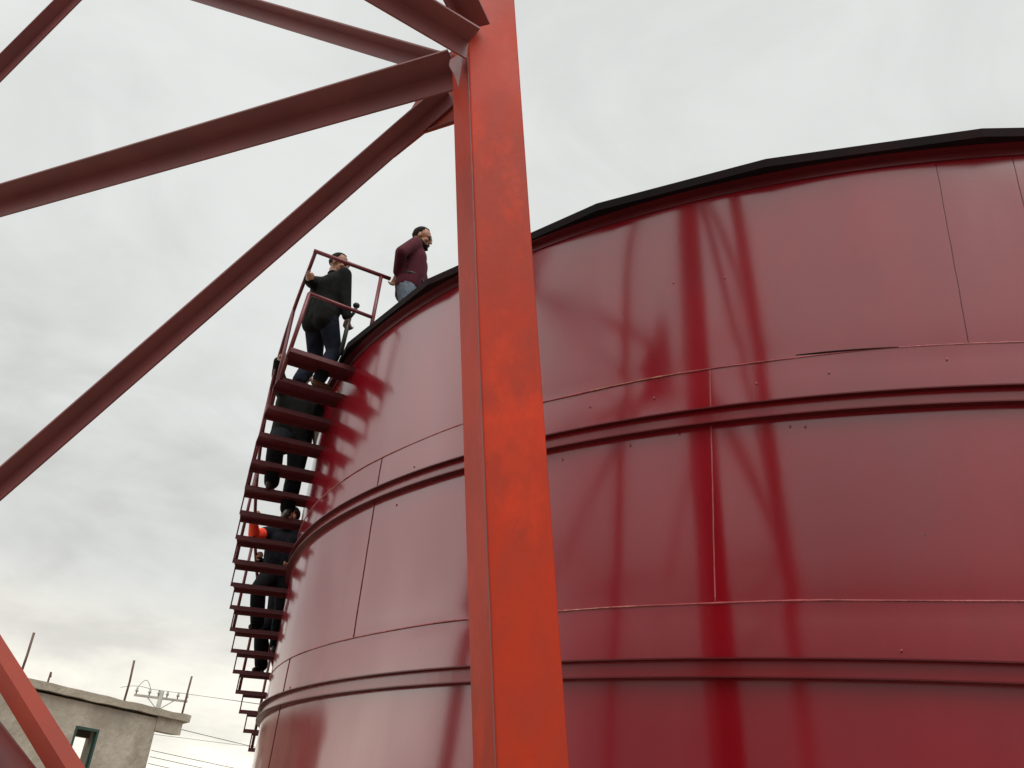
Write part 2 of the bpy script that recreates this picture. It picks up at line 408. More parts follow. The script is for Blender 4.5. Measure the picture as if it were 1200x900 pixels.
for k in range(NT - 1):          # outer uprights between the nosing of one tread and the back of the next one down
    an = A0 + DA * (k + 1); m = MB(); m.tube([pol(RO - .008, an - .04, tread_z(k + 1) - .03), pol(RO - .008, an - .04, tread_z(k) - .003)], .008, 6)
    m.build('riser_rod', M['stair'], stair)
RR = 7.295
for k in range(2, NT, 3):
    an = A0 + DA * k - .25; m = MB(); m.tube([pol(RR, an, tread_z(k) - .004), pol(RR, an, tread_z(k) + 1.12)], .017, 8)
    m.build('rail_post', M['rail'], stair, smooth=True)
GZ = 5.01 + EYE
m = MB(); k = .8; pts = [pol(7.30, 230, GZ)]
while k <= NT - 1: pts.append(pol(RR, A0 + DA * k, tread_z(k) + 1.125)); k += .5
m.tube(pts, .019, 8); m.build('handrail', M['rail'], stair, smooth=True)
m = MB(); m.tube([pol(7.27, 230, GZ - .485), pol(7.315, A0 + DA, tread_z(1) - .02)], .021, 8); m.build('guard_post', M['rail'], stair, smooth=True)
m = MB(); m.tube([pol(6.60, 230, GZ - .02), pol(6.612, 230, TOP + .05)], .020, 8); m.build('guard_post', M['rail'], stair, smooth=True)
m = MB(); m.tube([pol(7.32, 230, GZ), pol(6.50, 230, GZ)], .021, 8); m.build('guard_rail', M['rail'], stair, smooth=True)
m = MB(); m.tube([pol(7.28, 230, GZ - .485), pol(6.60, 230, GZ - .51)], .019, 8); m.build('guard_rail', M['rail'], stair, smooth=True)

# ------------------------------------------------------------------ steel tower
LEAN = Vector((-.108, -.095, 1))
NODE_Z = 3.608 + EYE
def leg_pt(base, lean, z): return Vector((base[0] + lean[0] * z, base[1] + lean[1] * z, z))
B1 = Vector((-1.2065, 3.2867)) - Vector((LEAN.x, LEAN.y)) * (.2434 + EYE)
n1 = leg_pt(B1, LEAN, NODE_Z)
WB = 6.14
LEGS = [(B1, LEAN), (B1 + Vector((-WB, 0)), Vector((.108, -.095, 1))), (B1 + Vector((-WB, -WB)), Vector((.108, .095, 1))), (B1 + Vector((0, -WB)), Vector((-.108, .095, 1)))]
tower = thing('steel_tower', (B1.x - WB / 2, B1.y - WB / 2, 0), 'orange red braced steel tower with a box leg standing in front of the tank', 'tower')
def rounded_rect(w, h, r=.012, s=3):
    out = []
    for cx, cy, a0 in ((w / 2 - r, h / 2 - r, 0), (-w / 2 + r, h / 2 - r, 90), (-w / 2 + r, -h / 2 + r, 180), (w / 2 - r, -h / 2 + r, 270)):
        for i in range(s + 1): out.append((cx + r * math.cos(R(a0 + 90 * i / s)), cy + r * math.sin(R(a0 + 90 * i / s))))
    return out
LW, LN, LROT = .287, .225, 45
HT = 14.0
for i, (b, ln) in enumerate(LEGS):
    m = MB(); u = Vector((math.cos(R(LROT)), math.sin(R(LROT)), 0))
    if i in (1, 3): u = Vector((-u.x, u.y, 0)) if i == 1 else Vector((u.x, -u.y, 0))
    a_, b_ = leg_pt(b, ln, -.1), leg_pt(b, ln, HT)
    m.prism(rounded_rect(LW, LN, .010), a_, b_, u)
    lo = m.build('leg', M['leg'], tower)
    if i == 0:
        # weld down the joint between the two channels, a few mm onto the narrow face
        w = (b_ - a_).normalized(); uu = (u - w * u.dot(w)).normalized(); vv = w.cross(uu)
        m = MB(); pts = []; rad = []
        for q in range(220):
            h = q / 219 * 8
            sgn = -1
            pts.append(a_ + w * h + uu * (-LW / 2 - .0005) + vv * (-LN / 2 + .010 + .0018 * noise.noise(Vector((h * 6, 0, 0)))))
            rad.append(.0035 + .003 * abs(noise.noise(Vector((h * 9, 3, 0)))))
        m.tube(pts, rad, 6); sub(lo, m.build('weld_bead', M['brace'], tower, smooth=True))
def pipe(a, b, r, mat='brace', name='brace', seg=24):
    m = MB(); a = Vector(a); b = Vector(b)
    m.tube([a + (b - a) * i / 8 for i in range(9)], r, seg); o = m.build(name, M[mat], tower, smooth=True)
    try: o.data.set_sharp_from_angle(angle=R(40))
    except Exception: pass
    return o
def angle_bar(a, b, w, t, u, mat='brace', name='brace'):
    m = MB(); m.prism([(0, 0), (w, 0), (w, t), (t, t), (t, w), (0, w)], a, b, u); return m.build(name, M[mat], tower)
def plate(pts, nrm, t, mat='brace', name='gusset_plate'):
    m = MB(); nrm = Vector(nrm).normalized(); n = len(pts)
    m.v = [Vector(p) - nrm * t / 2 for p in pts] + [Vector(p) + nrm * t / 2 for p in pts]
    m.f = [tuple(range(n - 1, -1, -1)), tuple(range(n, 2 * n))] + [(i, (i + 1) % n, n + (i + 1) % n, n + i) for i in range(n)]
    return m.build(name, M[mat], tower)
E1 = Vector((0, 0, EYE))
FY = 2.72
def ell(a, b, h, w, w2=None, t=.011, mat='brace', name='brace', down=True):
    """equal angle: corner line a-b, one leg along h (turned square to the bar), the other square to both"""
    a = Vector(a); b = Vector(b); ax = (b - a).normalized(); h = Vector(h); h = (h - ax * h.dot(ax)).normalized()
    v = ax.cross(h)
    if (v.z > 0) == down: v = -v
    w2 = w2 or w; m = MB()
    pts = [(0, 0), (w, 0), (w, t), (t, t), (t, w2), (0, w2)]
    for c in (a, b): m.v += [c + h * p[0] + v * p[1] for p in pts]
    m.f = [(i, (i + 1) % 6, 6 + (i + 1) % 6, 6 + i) for i in range(6)] + [(0, 1, 2, 3), (0, 3, 4, 5), (6, 7, 8, 9), (6, 9, 10, 11)]
    return m.build(name, M[mat], tower)
# face towards the left: horizontal strut, and its diagonals (all steel angles)
lx = LEGS[1][0].x + .108 * NODE_Z
TOCAM = (0, -1, 0)
ell((-1.76, 3.045, 5.345), (lx, 3.27, 5.285), TOCAM, .150, name='strut')
ell((-1.93, 3.26, 5.42), (-7.10, 3.26, .62), TOCAM, .100)
ell((-1.86, 3.25, 5.60), (-6.2, 3.25, 8.399), TOCAM, .100)
ell((-6.86, 3.16, 5.32), (-2.30, 3.16, 11.787), TOCAM, .105)
# lower angle brace with its ridge outwards, and the darker tube under it
pu = Vector((.59, 0, .81))
m = MB(); A_, B_ = Vector((-6.72, 3.008, 4.448)), Vector((-1.10, 3.008, .334)); u_ = (pu * .88 + Vector((0, .47, 0))) * .62; v_ = (-pu * .995 + Vector((0, .10, 0))) * .78
pts = [(0, 0), (.092, 0), (.092, .010), (.010, .010), (.010, .092), (0, .092)]
for c in (A_, B_): m.v += [c + u_ * p[0] + v_ * p[1] for p in pts]
m.f = [(i, (i + 1) % 6, 6 + (i + 1) % 6, 6 + i) for i in range(6)] + [(0, 1, 2, 3), (0, 3, 4, 5), (6, 7, 8, 9), (6, 9, 10, 11)]
m.build('brace', M['brace2'], tower)
pipe((-6.75, 2.927, 3.80), (-1.12, 2.927, .422), .10, 'dark_red')
# face over the camera's left: strut and the plan brace from the gusset
n4 = leg_pt(LEGS[3][0], LEGS[3][1], NODE_Z)
ell((-1.627, 2.806, 5.35), (-1.627, n4.y + .17, 5.35), (1, 0, 0), .140, .085, name='strut')
ell((-1.567, 2.749, 5.17), (-1.567 - 3.78, 2.749 - 5.355, 5.17), (.8, -.6, 0), .118, name='plan_brace')
plate([Vector(p) for p in ((-2.092, 3.275, 5.60), (-1.94, 3.275, 5.843), (-1.80, 3.275, 5.80), (-1.78, 3.275, 5.214), (-2.06, 3.275, 5.175), (-2.229, 3.275, 5.038), (-2.22, 3.275, 5.255))], (0, 1, 0), .012, 'brace2')
plate([Vector(p) for p in ((-1.60, 2.785, 5.15), (-1.70, 2.83, 5.17), (-1.70, 2.83, 5.13), (-1.645, 2.80, 5.02), (-1.60, 2.785, 4.90))], (.28, -.95, 0), .012, 'brace')
# weld beads where the left gusset meets the leg and the strut
m = MB(); m.tube([Vector((-1.80 - .01 * i, 3.262 + .003 * noise.noise(Vector((i * 1.1, 0, 0))), 5.222 - .0017 * i)) for i in range(24)], [.006 + .003 * abs(noise.noise(Vector((i * .8, 1, 0)))) for i in range(24)], 6)
m.build('weld_bead', M['brace'], tower, smooth=True)
# faces behind the camera
for i, j in ((1, 2), (2, 3)):
    pi, pj = leg_pt(*LEGS[i], NODE_Z), leg_pt(*LEGS[j], NODE_Z)
    pipe(pi, pj, .082, name='strut')
    pipe(leg_pt(*LEGS[i], .3), pj, .056)
for i, j in ((2, 3), (0, 3), (1, 2)):
    pi, pj = leg_pt(*LEGS[i], 8.6), leg_pt(*LEGS[j], 8.6)
    pipe(pi, pj, .075, name='strut')
    if (i, j) == (0, 3): pipe(leg_pt(*LEGS[3], NODE_Z + .1), leg_pt(*LEGS[0], 8.5), .056)

# ------------------------------------------------------------------ unfinished concrete building
BX = -13.9
bld = thing('concrete_building', (BX - 2.2, 13.2, 0), 'low unfinished grey plaster building with flat roof slab and bare rebar stubs', 'building')
Y0, Y1, YB = 8.0, 15.70, -18.4
m = MB()
wx0 = BX - .22
def wall_y(m, x0, x1, y0, y1, z0, z1, holes):
    """wall slab along y with rectangular holes (ya,yb,za,zb)"""
    ys = sorted({y0, y1, *[h[0] for h in holes], *[h[1] for h in holes]}); zsx = sorted({z0, z1, *[h[2] for h in holes], *[h[3] for h in holes]})
    for a, b in zip(ys, ys[1:]):
        for c, d in zip(zsx, zsx[1:]):
            if any(h[0] <= a and b <= h[1] and h[2] <= c and d <= h[3] for h in holes): continue
            m.box((x0, a, c), (x1, b, d))
HOLE = (13.62, 14.22, 1.95, 2.92)
wall_y(m, BX - .20, BX, Y0, Y1, -.1, 3.34, [HOLE])
m.build('wall', M['concrete'], bld)
m = MB(); wall_y(m, YB + .0, YB + .2, Y0, 19.6, -.1, 3.34, [(17.0, 18.45, .9, 3.08)])
m.build('wall', M['concrete'], bld)
m = MB(); m.box((YB + .202, Y0, -.1), (BX - .202, Y0 + .2, 3.338)); m.build('wall', M['concrete'], bld)
m = MB(); q_ = Vector((YB + .202 - BX + .202, 19.58 - Y1, 0)); m.v = [Vector(p) for p in ((BX - .202, Y1 - .2, -.1), (BX - .202, Y1, -.1), (YB + .202, 19.6, -.1), (YB + .202, 19.4, -.1), (BX - .202, Y1 - .2, 3.338), (BX - .202, Y1, 3.338), (YB + .202, 19.6, 3.338), (YB + .202, 19.4, 3.338))]; m.f = [(0, 1, 2, 3), (4, 5, 6, 7), (0, 1, 5, 4), (1, 2, 6, 5), (2, 3, 7, 6), (3, 0, 4, 7)]; m.build('wall', M['concrete'], bld)
m = MB(); prev = []; nr = 40
for i in range(nr + 1):
    z = -.1 + 3.19 * i / nr; e = .035 + .05 * abs(noise.noise(Vector((z * 3.1, 2, 0)))) + (.035 if (i // 2) % 2 else 0) * abs(noise.noise(Vector((z * 1.3, 7, 0))) + .4)
    m.v += [Vector((BX - .196, Y1 + .001, z)), Vector((BX - .02 - .02 * noise.noise(Vector((z * 4, 0, 0))), Y1 + .001, z)), Vector((BX - .03, Y1 + e, z)), Vector((BX - .19, Y1 + e * .8, z))]
for i in range(nr):
    for q in range(4): m.f.append((4 * i + q, 4 * i + (q + 1) % 4, 4 * i + 4 + (q + 1) % 4, 4 * i + 4 + q))
m.f += [(3, 2, 1, 0), tuple(4 * nr + q for q in range(4))]
m.build('broken_wall_end', M['slab'], bld)
# beam that carries the cantilever, then the thin cast edge above it
m = MB(); m.box((BX - .26, Y1 + .002, 3.10), (BX + .015, 16.50, 3.40)); m.build('beam', M['concrete'], bld)
m = MB(); nn = 46
prev = None; nv0 = 0
for i in range(nn + 1):
    y = 7.6 + (16.62 - 7.6) * i / nn; w1 = .02 * noise.noise(Vector((y * 2.1, 0, 0))); w2 = .03 * noise.noise(Vector((y * 1.7, 4, 0))); w3 = .02 * noise.noise(Vector((y * 3, 9, 0)))
    yb_ = 7.6 + (20.2 - 7.6) * i / nn
    m.v += [Vector((YB - .15, yb_, 3.36)), Vector((BX + .09 + w3, y, 3.385 + w2)), Vector((BX + .10 + w3, y, 3.52 + w1)), Vector((YB - .15, yb_, 3.54))]
for i in range(nn):
    for q in range(4): m.f.append((4 * i + q, 4 * i + (q + 1) % 4, 4 * i + 4 + (q + 1) % 4, 4 * i + 4 + q))
m.f += [(3, 2, 1, 0), tuple(4 * nn + q for q in range(4))]
m.build('roof_slab', M['slab'], bld)
# green steel frame in the opening
m = MB(); f = .05
a, b, c, d = HOLE
for lo, hi in (((a, c), (a + f, d)), ((b - f, c), (b, d)), ((a + f, d - f), (b - f, d)), ((a + f, c), (b - f, c + f))):
    m.box((BX - .06, lo[0] + .001, lo[1] + .001), (BX + .006, hi[0] - .001, hi[1] - .001))
m.build('window_frame', M['greenframe'], bld)
for yb, z1, x in ((12.09, 4.29, 0), (12.30, 3.80, -.6), (13.81, 3.80, -1.2), (14.70, 4.31, 0), (16.50, 4.33, -.02), (10.2, 4.3, 0)):
    m = MB(); m.tube([Vector((BX - .05 + x, yb, 3.45)), Vector((BX - .05 + x, yb + .01, 3.9)), Vector((BX - .05 + x + .01, yb + .04 * random.uniform(-1, 1.5), z1))], .022 if x > -.5 else .02, 7)
    m.build('rebar', M['rebar'], bld, smooth=True)

# ------------------------------------------------------------------ utility pole and lines
pole = thing('utility_pole', (-29.9, 33.65, 0), 'grey utility pole with a crossarm of insulators behind the concrete building', 'pole')
m = MB(); m.tube([(-29.9, 33.65, -.1), (-29.9, 33.65, 6.42)], [.15, .10], 12); m.build('post', M['pole'], pole, smooth=True)
ca, cb = Vector((-30.75, 32.9, 6.12)), Vector((-29.0, 34.42, 6.12))
m = MB(); m.prism(rounded_rect(.10, .09, .01), ca, cb); m.build('crossarm', M['pole'], pole)
m = MB(); m.tube([ca + (cb - ca) * .25 + Vector((0, 0, -.03)), Vector((-29.9, 33.65, 5.6))], .02, 6); m.tube([ca + (cb - ca) * .75 + Vector((0, 0, -.03)), Vector((-29.9, 33.65, 5.6))], .02, 6); m.build('arm_brace', M['pole'], pole)
INS = []
for t in (.03, .27, .44, .60, .80, .97):
    p = ca + (cb - ca) * t + Vector((0, 0, .05)); m = MB()
    m.tube([p, p + Vector((0, 0, .10)), p + Vector((0, 0, .11)), p + Vector((0, 0, .17)), p + Vector((0, 0, .18)), p + Vector((0, 0, .28))], [.03, .03, .075, .06, .045, .04], 10)
    m.build('insulator', M['porcelain'], pole, smooth=True); INS.append(p + Vector((0, 0, .28)))
def jump(a, b, h):
    return [a + (b - a) * i / 10 + Vector((0, 0, h * math.sin(math.pi * i / 10))) for i in range(11)]
m = MB(); m.tube(jump(INS[0], INS[1], .35), .014, 5); m.build('jumper_wire', M['wire'], pole)
m = MB(); m.tube(jump(INS[1], INS[0] + Vector((-.5, -.5, -.1)), .1), .012, 5); m.build('jumper_wire', M['wire'], pole)
def line(a, b, sag, label, r=.010):
    a = Vector(a); b = Vector(b); m = MB(); c = (a + b) / 2
    m.tube([a + (b - a) * i / 24 - Vector((0, 0, 4 * sag * (i / 24) * (1 - i / 24))) for i in range(25)], r, 5)
    return tag(m.build('power_line', M['wire'], origin=c), label, 'cable')
far = Vector((60, 95, 0))
line(INS[1], far + Vector((0, 0, 9.0)), 1.2, 'topmost thin power line running right from the pole crossarm')
line(INS[4], far + Vector((4, -4, 7.6)), 1.2, 'second thin power line, just below the topmost, running right from the crossarm')
line((-29.9, 33.65, 4.6), far + Vector((2, 0, 4.9)), .6, 'faint power line leaving the pole below its crossarm')
line((BX + .02, 16.5, 3.22), (-10.9, 34, 3.05), .15, 'dark cable sloping down right from the corner of the roof slab', .008)
for i, (zz, lb) in enumerate(((2.72, 'highest of the low cables running right from the broken wall edge'), (2.60, 'middle low cable running right from the broken wall edge'), (2.47, 'lowest cable running right from the broken wall edge'))):
    line((BX + .02, 15.74, zz), (-9.5, 33, zz - .55 - .1 * i), .1, lb, .007)

# ------------------------------------------------------------------ people
def remesh(mb, name, mat, parent, vox, smooth=3, fat=0.):
    me = bpy.data.meshes.new(name); o0 = parent.location
    me.from_pydata([tuple(p - o0) for p in mb.v], [], mb.f)
    bm = bmesh.new(); bm.from_mesh(me); bmesh.ops.recalc_face_normals(bm, faces=bm.faces); bm.to_mesh(me); bm.free()
    ob = bpy.data.objects.new(name, me); COL.objects.link(ob)
    md = ob.modifiers.new('r', 'REMESH'); md.mode = 'VOXEL'; md.voxel_size = vox; md.use_smooth_shade = True
    sm = ob.modifiers.new('s', 'SMOOTH'); sm.iterations = smooth; sm.factor = .5
    dg = bpy.context.evaluated_depsgraph_get(); dg.update()
    nm = bpy.data.meshes.new_from_object(ob.evaluated_get(dg)); nm.name = name
    ob.modifiers.clear(); ob.data = nm; bpy.data.meshes.remove(me)
    if not nm.materials: nm.materials.append(mat)
    else: nm.materials[0] = mat
    for p in nm.polygons: p.use_smooth = True
    ob.parent = parent
    return ob
def ik(a, t, l1, l2, pole):
    d = t - a; L = min(d.length, (l1 + l2) * .995); u = d.normalized(); t = a + u * L
    x = (l1 * l1 - l2 * l2 + L * L) / (2 * L); h = math.sqrt(max(l1 * l1 - x * x, 0))
    p = Vector(pole) - u * Vector(pole).dot(u); p.normalize()
    return a + u * x + p * h, t
def hand(mb, wrist, d, nrm, side, curl=.6):
    """palm, four fingers of different lengths with two bends, thumb from the side; nrm = palm-facing direction"""
    d = d.normalized(); nrm = (nrm - d * nrm.dot(d)).normalized(); sd_ = d.cross(nrm) * side
    for k in (-1.4, -.5, .5, 1.4): mb.capsule(wrist + sd_ * .006 * k, wrist + d * .082 + sd_ * .0185 * k, .017, .0125, 8)
    for k, L in ((-1.5, .066), (-.5, .078), (.5, .084), (1.5, .074)):
        p = wrist + d * .088 + sd_ * .0195 * k; ang = 0; segs = (.44, .32, .24); dirv = d
        for i, s in enumerate(segs):
            ang += curl * (1.0, .9, .7)[i]; dirv = d * math.cos(ang) + nrm * math.sin(ang)
            q = p + dirv * L * s; mb.capsule(p, q, .0092 - .0007 * i, .0086 - .0007 * i, 8); p = q
    b = wrist + d * .028 + sd_ * .026
    k1 = b + (d * .62 + sd_ * .6 + nrm * .35).normalized() * .042; k2 = k1 + (d * .8 + nrm * (.3 + curl * .6) + sd_ * .05).normalized() * .032
    mb.capsule(b, k1, .0135, .0108, 8); mb.capsule(k1, k2, .0105, .0085, 8)

def person(label, pos, heading, H, feet, pelvis, lean, head_yaw, head_pitch, lh, rh, lpole, rpole, cloth, skin='skin', hair='hair',
           beard=False, sleeves=None, lcurl=1.0, rcurl=1.0, lnorm=None, rnorm=None, collar=True, belt=None, vox=.0075, group=None, glasses=False, tucked=False, girth=1.15, leg=1.1):
    """local axes: x = the person's right, y = facing, z = up; joints scaled by H/1.75. heading = angle of facing (deg from +X)"""
    s = H / 1.75; pos = Vector(pos)
    fy = Vector((math.cos(R(heading)), math.sin(R(heading)), 0)); fx = Vector((fy.y, -fy.x, 0)); fz = Vector((0, 0, 1))
    def w(v): return pos + (fx * v[0] + fy * v[1] + fz * v[2]) * s
    def dv(v): return fx * v[0] + fy * v[1] + fz * v[2]
    root = thing('person', pos, label, 'person', group)
    P = w(pelvis); ln = dv(lean).normalized(); side = fx
    chest = P + ln * .36 * s; neck = P + ln * .54 * s; hips = [P + side * .095 * s * q + fz * -.02 * s for q in (-1, 1)]
    sh = [P + ln * .48 * s + side * .185 * s * q for q in (-1, 1)]
    headdir = (ln * .6 + fz * .4).normalized()
    hc = neck + headdir * .165 * s + fy * .025 * s; s0 = s
    # head frame
    ang = R(heading + head_yaw); hy = Vector((math.cos(ang), math.sin(ang), 0)); hx = Vector((hy.y, -hy.x, 0))
    hy2 = (hy * math.cos(R(head_pitch)) + fz * math.sin(R(head_pitch))); hz = hx.cross(hy2)
    HM = Matrix((hx, hy2, hz)).transposed()
    HS = 1.12
    def hp(v): return hc + HM @ (Vector(v) * s * HS)
    ank = [w(feet[0]), w(feet[1])]
    kn = []
    for i in (0, 1):
        k_, a_ = ik(hips[i], ank[i], .43 * s, .42 * s, fy + side * (.15 if i else -.15)); kn.append(k_); ank[i] = a_
    el = []; wr = []
    for i, (t, po) in enumerate(((lh, lpole), (rh, rpole))):
        t = Vector(t) if isinstance(t, Vector) else w(t)
        e_, t_ = ik(sh[i], t, .30 * s, .265 * s, dv(po)); el.append(e_); wr.append(t_)
    b = MB(); c = MB(); tr = MB(); sl = MB() if sleeves else c
    # body: one continuous surface
    for q in (-1, 1):
        o = side * .075 * s * q
        b.capsule(P + o, chest + o * 1.1, .10 * s, .105 * s); b.capsule(chest + o * 1.1, P + ln * .46 * s + o, .105 * s, .07 * s)
        G = girth; fo = fy * .02 * s
        c.capsule(P + o * 1.05 - ln * (.0 if tucked else .03) * s, P + ln * .16 * s + o + fo, .116 * s * G, .120 * s * G)
        c.capsule(P + ln * .16 * s + o + fo, chest + o * 1.15, .122 * s * G, .126 * s * G); c.capsule(chest + o * 1.15, P + ln * .47 * s + o, .126 * s * G, .085 * s)
        c.capsule(P - ln * .06 * s, chest, .112 * s * G, .120 * s * G)
        if not tucked: c.capsule(P + o * 1.15 - ln * .10 * s, P + o * 1.15 - ln * .02 * s, .104 * s * G, .116 * s * G)
    G = girth
    for i in (0, 1):
        b.capsule(P + ln * .47 * s, sh[i], .06 * s, .052 * s); c.capsule(P + ln * .49 * s, sh[i], .075 * s, .074 * s)
        b.capsule(sh[i], el[i], .05 * s, .038 * s); b.capsule(el[i], wr[i], .038 * s, .026 * s)
        if sleeves: c.capsule(sh[i], sh[i] + (el[i] - sh[i]) * (.12 if i == 0 else .40), .080 * s * G, .074 * s * G)
        sl.capsule(sh[i], el[i], .070 * s * G, .058 * s * G); sl.capsule(el[i], el[i] + (wr[i] - el[i]) * .88, .058 * s * G, .041 * s * G)
        # cuff roll and elbow folds
        u = (wr[i] - el[i]).normalized(); sl.capsule(el[i] + (wr[i] - el[i]) * .80, el[i] + (wr[i] - el[i]) * .87, .045 * s, .045 * s)
        b.capsule(hips[i], kn[i], .082 * s, .052 * s); b.capsule(kn[i], ank[i] + fz * .05 * s, .052 * s, .038 * s)
        b.capsule(ank[i] + fz * .06 * s, ank[i] - fz * .02 * s, .036 * s, .036 * s)
        Lg = leg; tr.capsule(hips[i], hips[i] + (kn[i] - hips[i]) * .5, .108 * s * Lg, .090 * s * Lg); tr.capsule(hips[i] + (kn[i] - hips[i]) * .5, kn[i], .090 * s * Lg, .072 * s * Lg)
        tr.capsule(kn[i], kn[i] + (ank[i] - kn[i]) * .4, .072 * s * Lg, .072 * s * Lg); tr.capsule(kn[i] + (ank[i] - kn[i]) * .4, ank[i] + fz * .03 * s, .072 * s * Lg, .064 * s * Lg)
        tr.capsule(hips[i] - fy * .03 * s, hips[i] - fy * .035 * s + fz * .06 * s, .100 * s, .09 * s)
        tr.capsule(P + side * .06 * s * (2 * i - 1), P + side * .06 * s * (2 * i - 1) + ln * .10 * s, .118 * s, .114 * s)
        nrm = (lnorm, rnorm)[i]; nrm = dv(nrm) if nrm is not None else (side * (1 if i == 0 else -1))
        hb = MB(); hand(b, wr[i], (wr[i] - el[i]) * .7 + nrm * .05, nrm, (1 if i == 0 else -1), (lcurl, rcurl)[i])
    # neck and head
    bs = s; s = s * HS
    b.capsule(neck - ln * .05 * s, hp((0, -.02, -.06)), .056 * s, .052 * s)
    b.ellipsoid(hp((0, -.012, .032)), (.074 * s, .094 * s, .088 * s), HM); b.ellipsoid(hp((0, .028, -.045)), (.056 * s, .062 * s, .072 * s), HM)
    b.ellipsoid(hp((0, .066, -.098)), (.026 * s, .020 * s, .018 * s), HM)
    b.capsule(hp((0, .082, .016)), hp((0, .100, -.030)), .009 * s, .0125 * s, 8); b.capsule(hp((-.036, .078, .022)), hp((.036, .078, .022)), .013 * s, .013 * s, 8)
    b.capsule(hp((-.018, .086, -.062)), hp((.018, .086, -.062)), .008 * s, .008 * s, 8)
    for q in (-1, 1):
        b.ellipsoid(hp((.074 * q, -.008, -.012)), (.011 * s, .020 * s, .032 * s), HM); b.ellipsoid(hp((.040 * q, .060, -.028)), (.022 * s, .022 * s, .022 * s), HM)
    s = bs
    body = remesh(b, 'body', M[skin], root, vox * s, 2)
    # clothes
    jacket = remesh(c, cloth[3], M[cloth[0]], root, .014 * s, 3)
    if sleeves: remesh(sl, 'sleeves', M[sleeves], root, .013 * s, 3)
    remesh(tr, 'trousers', M[cloth[1]], root, .014 * s, 3)
    for i in (0, 1):
        f = MB(); toe = fy * .155 * s + side * .02 * s * (2 * i - 1); base = ank[i] - fz * .045 * s
        f.capsule(base - fy * .045 * s, base + toe * .5, .042 * s, .046 * s); f.capsule(base + toe * .5, base + toe * 1.05 - fz * .010 * s, .046 * s, .034 * s)
        f.capsule(base, ank[i] + fz * .04 * s, .046 * s, .046 * s)
        so = MB(); remesh(f, 'shoe', M[cloth[2]], root, .010 * s, 2)
    if collar:
        m = MB(); ring = [neck + ln * .005 * s + (side * math.cos(t) * .066 + fy * (math.sin(t) * .062 + .008)) * s + fz * (-.012 * math.sin(t)) * s for t in [2 * math.pi * i / 20 for i in range(20)]]
        m.tube(ring, .019 * s, 8, closed=True); sub_ = m.build('collar', M[cloth[0]], root, smooth=True)
    if belt:
        m = MB(); ring = [P + ln * .085 * s + (side * math.cos(t) * .196 * girth / 1.15 + fy * (math.sin(t) * .118 * girth + .01)) * s for t in [2 * math.pi * i / 28 for i in range(28)]]
        m.tube(ring, .018 * s, 8, closed=True); m.build('belt', M[belt], root, smooth=True)
    s = s * HS
    # hair: a cap of short strands with an uneven edge, face side open
    m = MB(); cm = hp((0, -.016, .036)); nu, nv = 40, 18; n0 = len(m.v); keep = {}
    for j in range(nv + 1):
        for i in range(nu):
            al = 2 * math.pi * i / nu; be = math.pi * .70 * j / nv
            dloc = Vector((math.sin(al) * math.sin(be), math.cos(al) * math.sin(be), math.cos(be)))
            rr_ = 1 + .05 * noise.noise(dloc * 9)
            keep[(i, j)] = not (dloc.y > .30 and be > R(38 + 8 * noise.noise(dloc * 5)) or (dloc.y > -.02 and be > R(94)))
            m.v.append(cm + HM @ Vector((dloc.x * .0815 * s * rr_, dloc.y * .101 * s * rr_, dloc.z * .0945 * s * rr_)))
    for j in range(nv):
        for i in range(nu):
            k = (i + 1) % nu
            if all(keep[q] for q in ((i, j), (k, j), (i, j + 1), (k, j + 1))): m.f.append((j * nu + i, (j + 1) * nu + i, (j + 1) * nu + k, j * nu + k))
    ho = m.build('hair', M[hair], root, smooth=True)
    so = ho.modifiers.new('solid', 'SOLIDIFY'); so.thickness = .012 * s; so.offset = -1
    for q in (-1, 1):
        m = MB(); m.ellipsoid(hp((.031 * q, .079, .003)), (.011 * s, .010 * s, .008 * s), HM, 10, 8); m.build('eye', M['eye'], root, smooth=True)
    if beard:
        m = MB(); m.ellipsoid(hp((0, .050, -.090)), (.050 * s, .048 * s, .034 * s), HM)
        m.capsule(hp((-.055, .015, -.055)), hp((-.030, .072, -.085)), .017 * s, .018 * s); m.capsule(hp((.055, .015, -.055)), hp((.030, .072, -.085)), .017 * s, .018 * s)
        m.capsule(hp((-.022, .087, -.049)), hp((.022, .087, -.049)), .008 * s, .008 * s)
        remesh(m, 'beard', M[hair], root, .008 * s, 1)
    if glasses:
        m = MB()
        for q in (-1, 1): m.ellipsoid(hp((.033 * q, .088, .002)), (.023 * s, .004 * s, .014 * s), HM, 12, 8); m.tube([hp((.054 * q, .084, .006)), hp((.078 * q, .0, .006))], .0022 * s, 6)
        m.tube([hp((-.012, .092, .006)), hp((.012, .092, .006))], .0025 * s, 6)
        m.build('glasses', M['eye'], root, smooth=True)
    return root, wr, el

def on_tread(k, r, dphi=.5):
    return pol(r, A0 + DA * (k + dphi), tread_z(k))
SG = 'people climbing the stair'
# on the roof, right hand back on the end of the guard rail
p1 = pol(6.27, 230.0, TOP + .08)
rail_end = pol(6.50, 230, GZ)
person('man in a maroon shirt and blue jeans standing on the tank roof', p1, 22, 1.62, ((-.10, .05, .09), (.10, -.10, .09)), (0, -.03, .93), (0, .07, 1), -4, -14,
       (-.26, .26, .92), rail_end + Vector((.06, .01, .05)), (-.6, -.6, -.2), (.25, -.4, -.9), ('maroon_cloth', 'denim', 'brown_leather', 'shirt'), beard=True, belt='black_leather',
       rcurl=.9, rnorm=(-.2, -.55, -.8), glasses=True, tucked=True, girth=1.22)
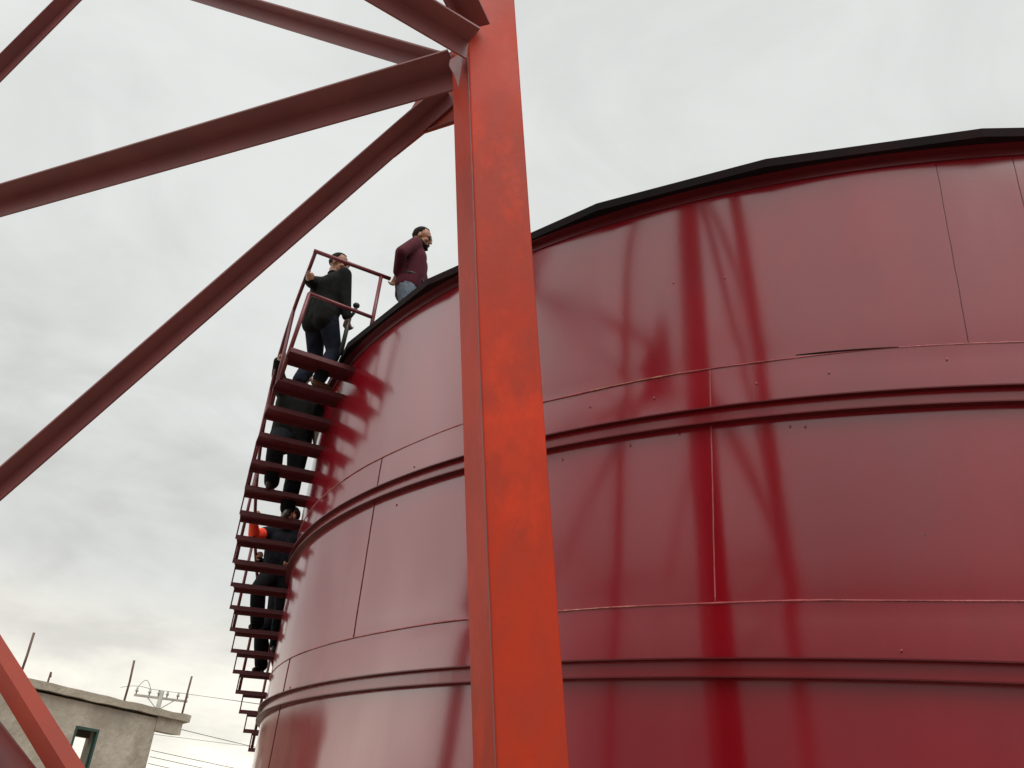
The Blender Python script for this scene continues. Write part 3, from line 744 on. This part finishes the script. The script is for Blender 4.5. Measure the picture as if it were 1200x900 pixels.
# top of the stair
p2 = on_tread(1, 7.03, .45)
_, wr2, el2 = person('man in a black jacket and dark jeans at the stair top behind the guard rail', p2, 74, 1.62, ((-.12, -.03, .09), (.12, .04, .09)), (0, -.02, .91), (.02, .09, 1), -64, -12,
       pol(7.33, 229.6, GZ - .30), Vector((-4.50, 6.33, 6.10)), (-.9, -.55, -.35), (.55, -.8, -.1), ('black_cloth', 'dark_denim', 'brown_leather', 'jacket'), hair='hair', skin='skin2', lcurl=1.1, rcurl=1.0, rnorm=(-.3, .8, .2),
       girth=1.26, leg=1.18)
# hidden behind the treads
p3 = on_tread(6, 6.98, .1)
t3 = A0 + DA * 6 + 90
person('climber in black clothes seen through the treads just below the jacketed man', p3, t3, 1.68, ((-.12, -.02, .09), (.10, .22, .27)), (0, .02, .94), (0, .10, 1), 0, -5,
       (-.24, .30, 1.05), pol(RR, A0 + DA * 4.0, tread_z(4.0) + 1.13), (-.6, -.7, -.3), (.95, -.3, -.4), ('black_cloth', 'black_trousers', 'black_leather', 'jacket'), girth=1.34, leg=1.3)
p4 = on_tread(12, 6.98, .4)
t4 = A0 + DA * 12 + 90
person('climber with bright orange red sleeves and a dark vest halfway up the stair', p4, t4, 1.70, ((-.12, -.02, .09), (.10, .22, .27)), (0, .02, .94), (0, .10, 1), -45, 0,
       (-.20, .30, 1.02), pol(RR + .02, A0 + DA * 10.5, tread_z(10.5) + 1.13), (-1, -.1, -.1), (.5, -.3, -.9), ('navy_cloth', 'black_trousers', 'black_leather', 'vest'), skin='skin2', sleeves='hivis', girth=1.25, leg=1.25)
p5 = on_tread(14, 6.98, .6)
t5 = A0 + DA * 14 + 90
person('lowest climber in dark clothes gripping the handrail below the orange sleeves', p5, t5, 1.68, ((-.12, .0, .09), (.10, .22, .27)), (0, .02, .94), (0, .12, 1), 0, 0,
       (-.26, .28, 1.0), pol(RR, A0 + DA * 12.2, tread_z(12.2) + 1.13), (-.6, -.7, -.3), (.6, -.5, -.6), ('navy_cloth', 'black_trousers', 'black_leather', 'jacket'), skin='skin2', girth=1.25, leg=1.25)
# black stick with a forked head in the jacketed man's right hand
hc_ = wr2[1] + (wr2[1] - el2[1]).normalized() * .085
ax = Vector((.03, .02, 1)).normalized()
stick = thing('stick', hc_ - ax * .45, 'short matt black stick with a rounded forked head held upright by the jacketed man', 'stick')
m = MB(); m.tube([hc_ - ax * .32, hc_ + ax * .14], .022, 10); m.build('shaft', M['stick'], stick, smooth=True)
m = MB(); m.tube([hc_ + ax * .10, hc_ + ax * .17 + rt * .035, hc_ + ax * .24 + rt * .045], .018, 8); m.tube([hc_ + ax * .10, hc_ + ax * .16 - rt * .045, hc_ + ax * .20 - rt * .07], .014, 8)
m.ellipsoid(hc_ + ax * .25 + rt * .04, (.035, .035, .03)); m.build('head', M['stick'], stick, smooth=True)
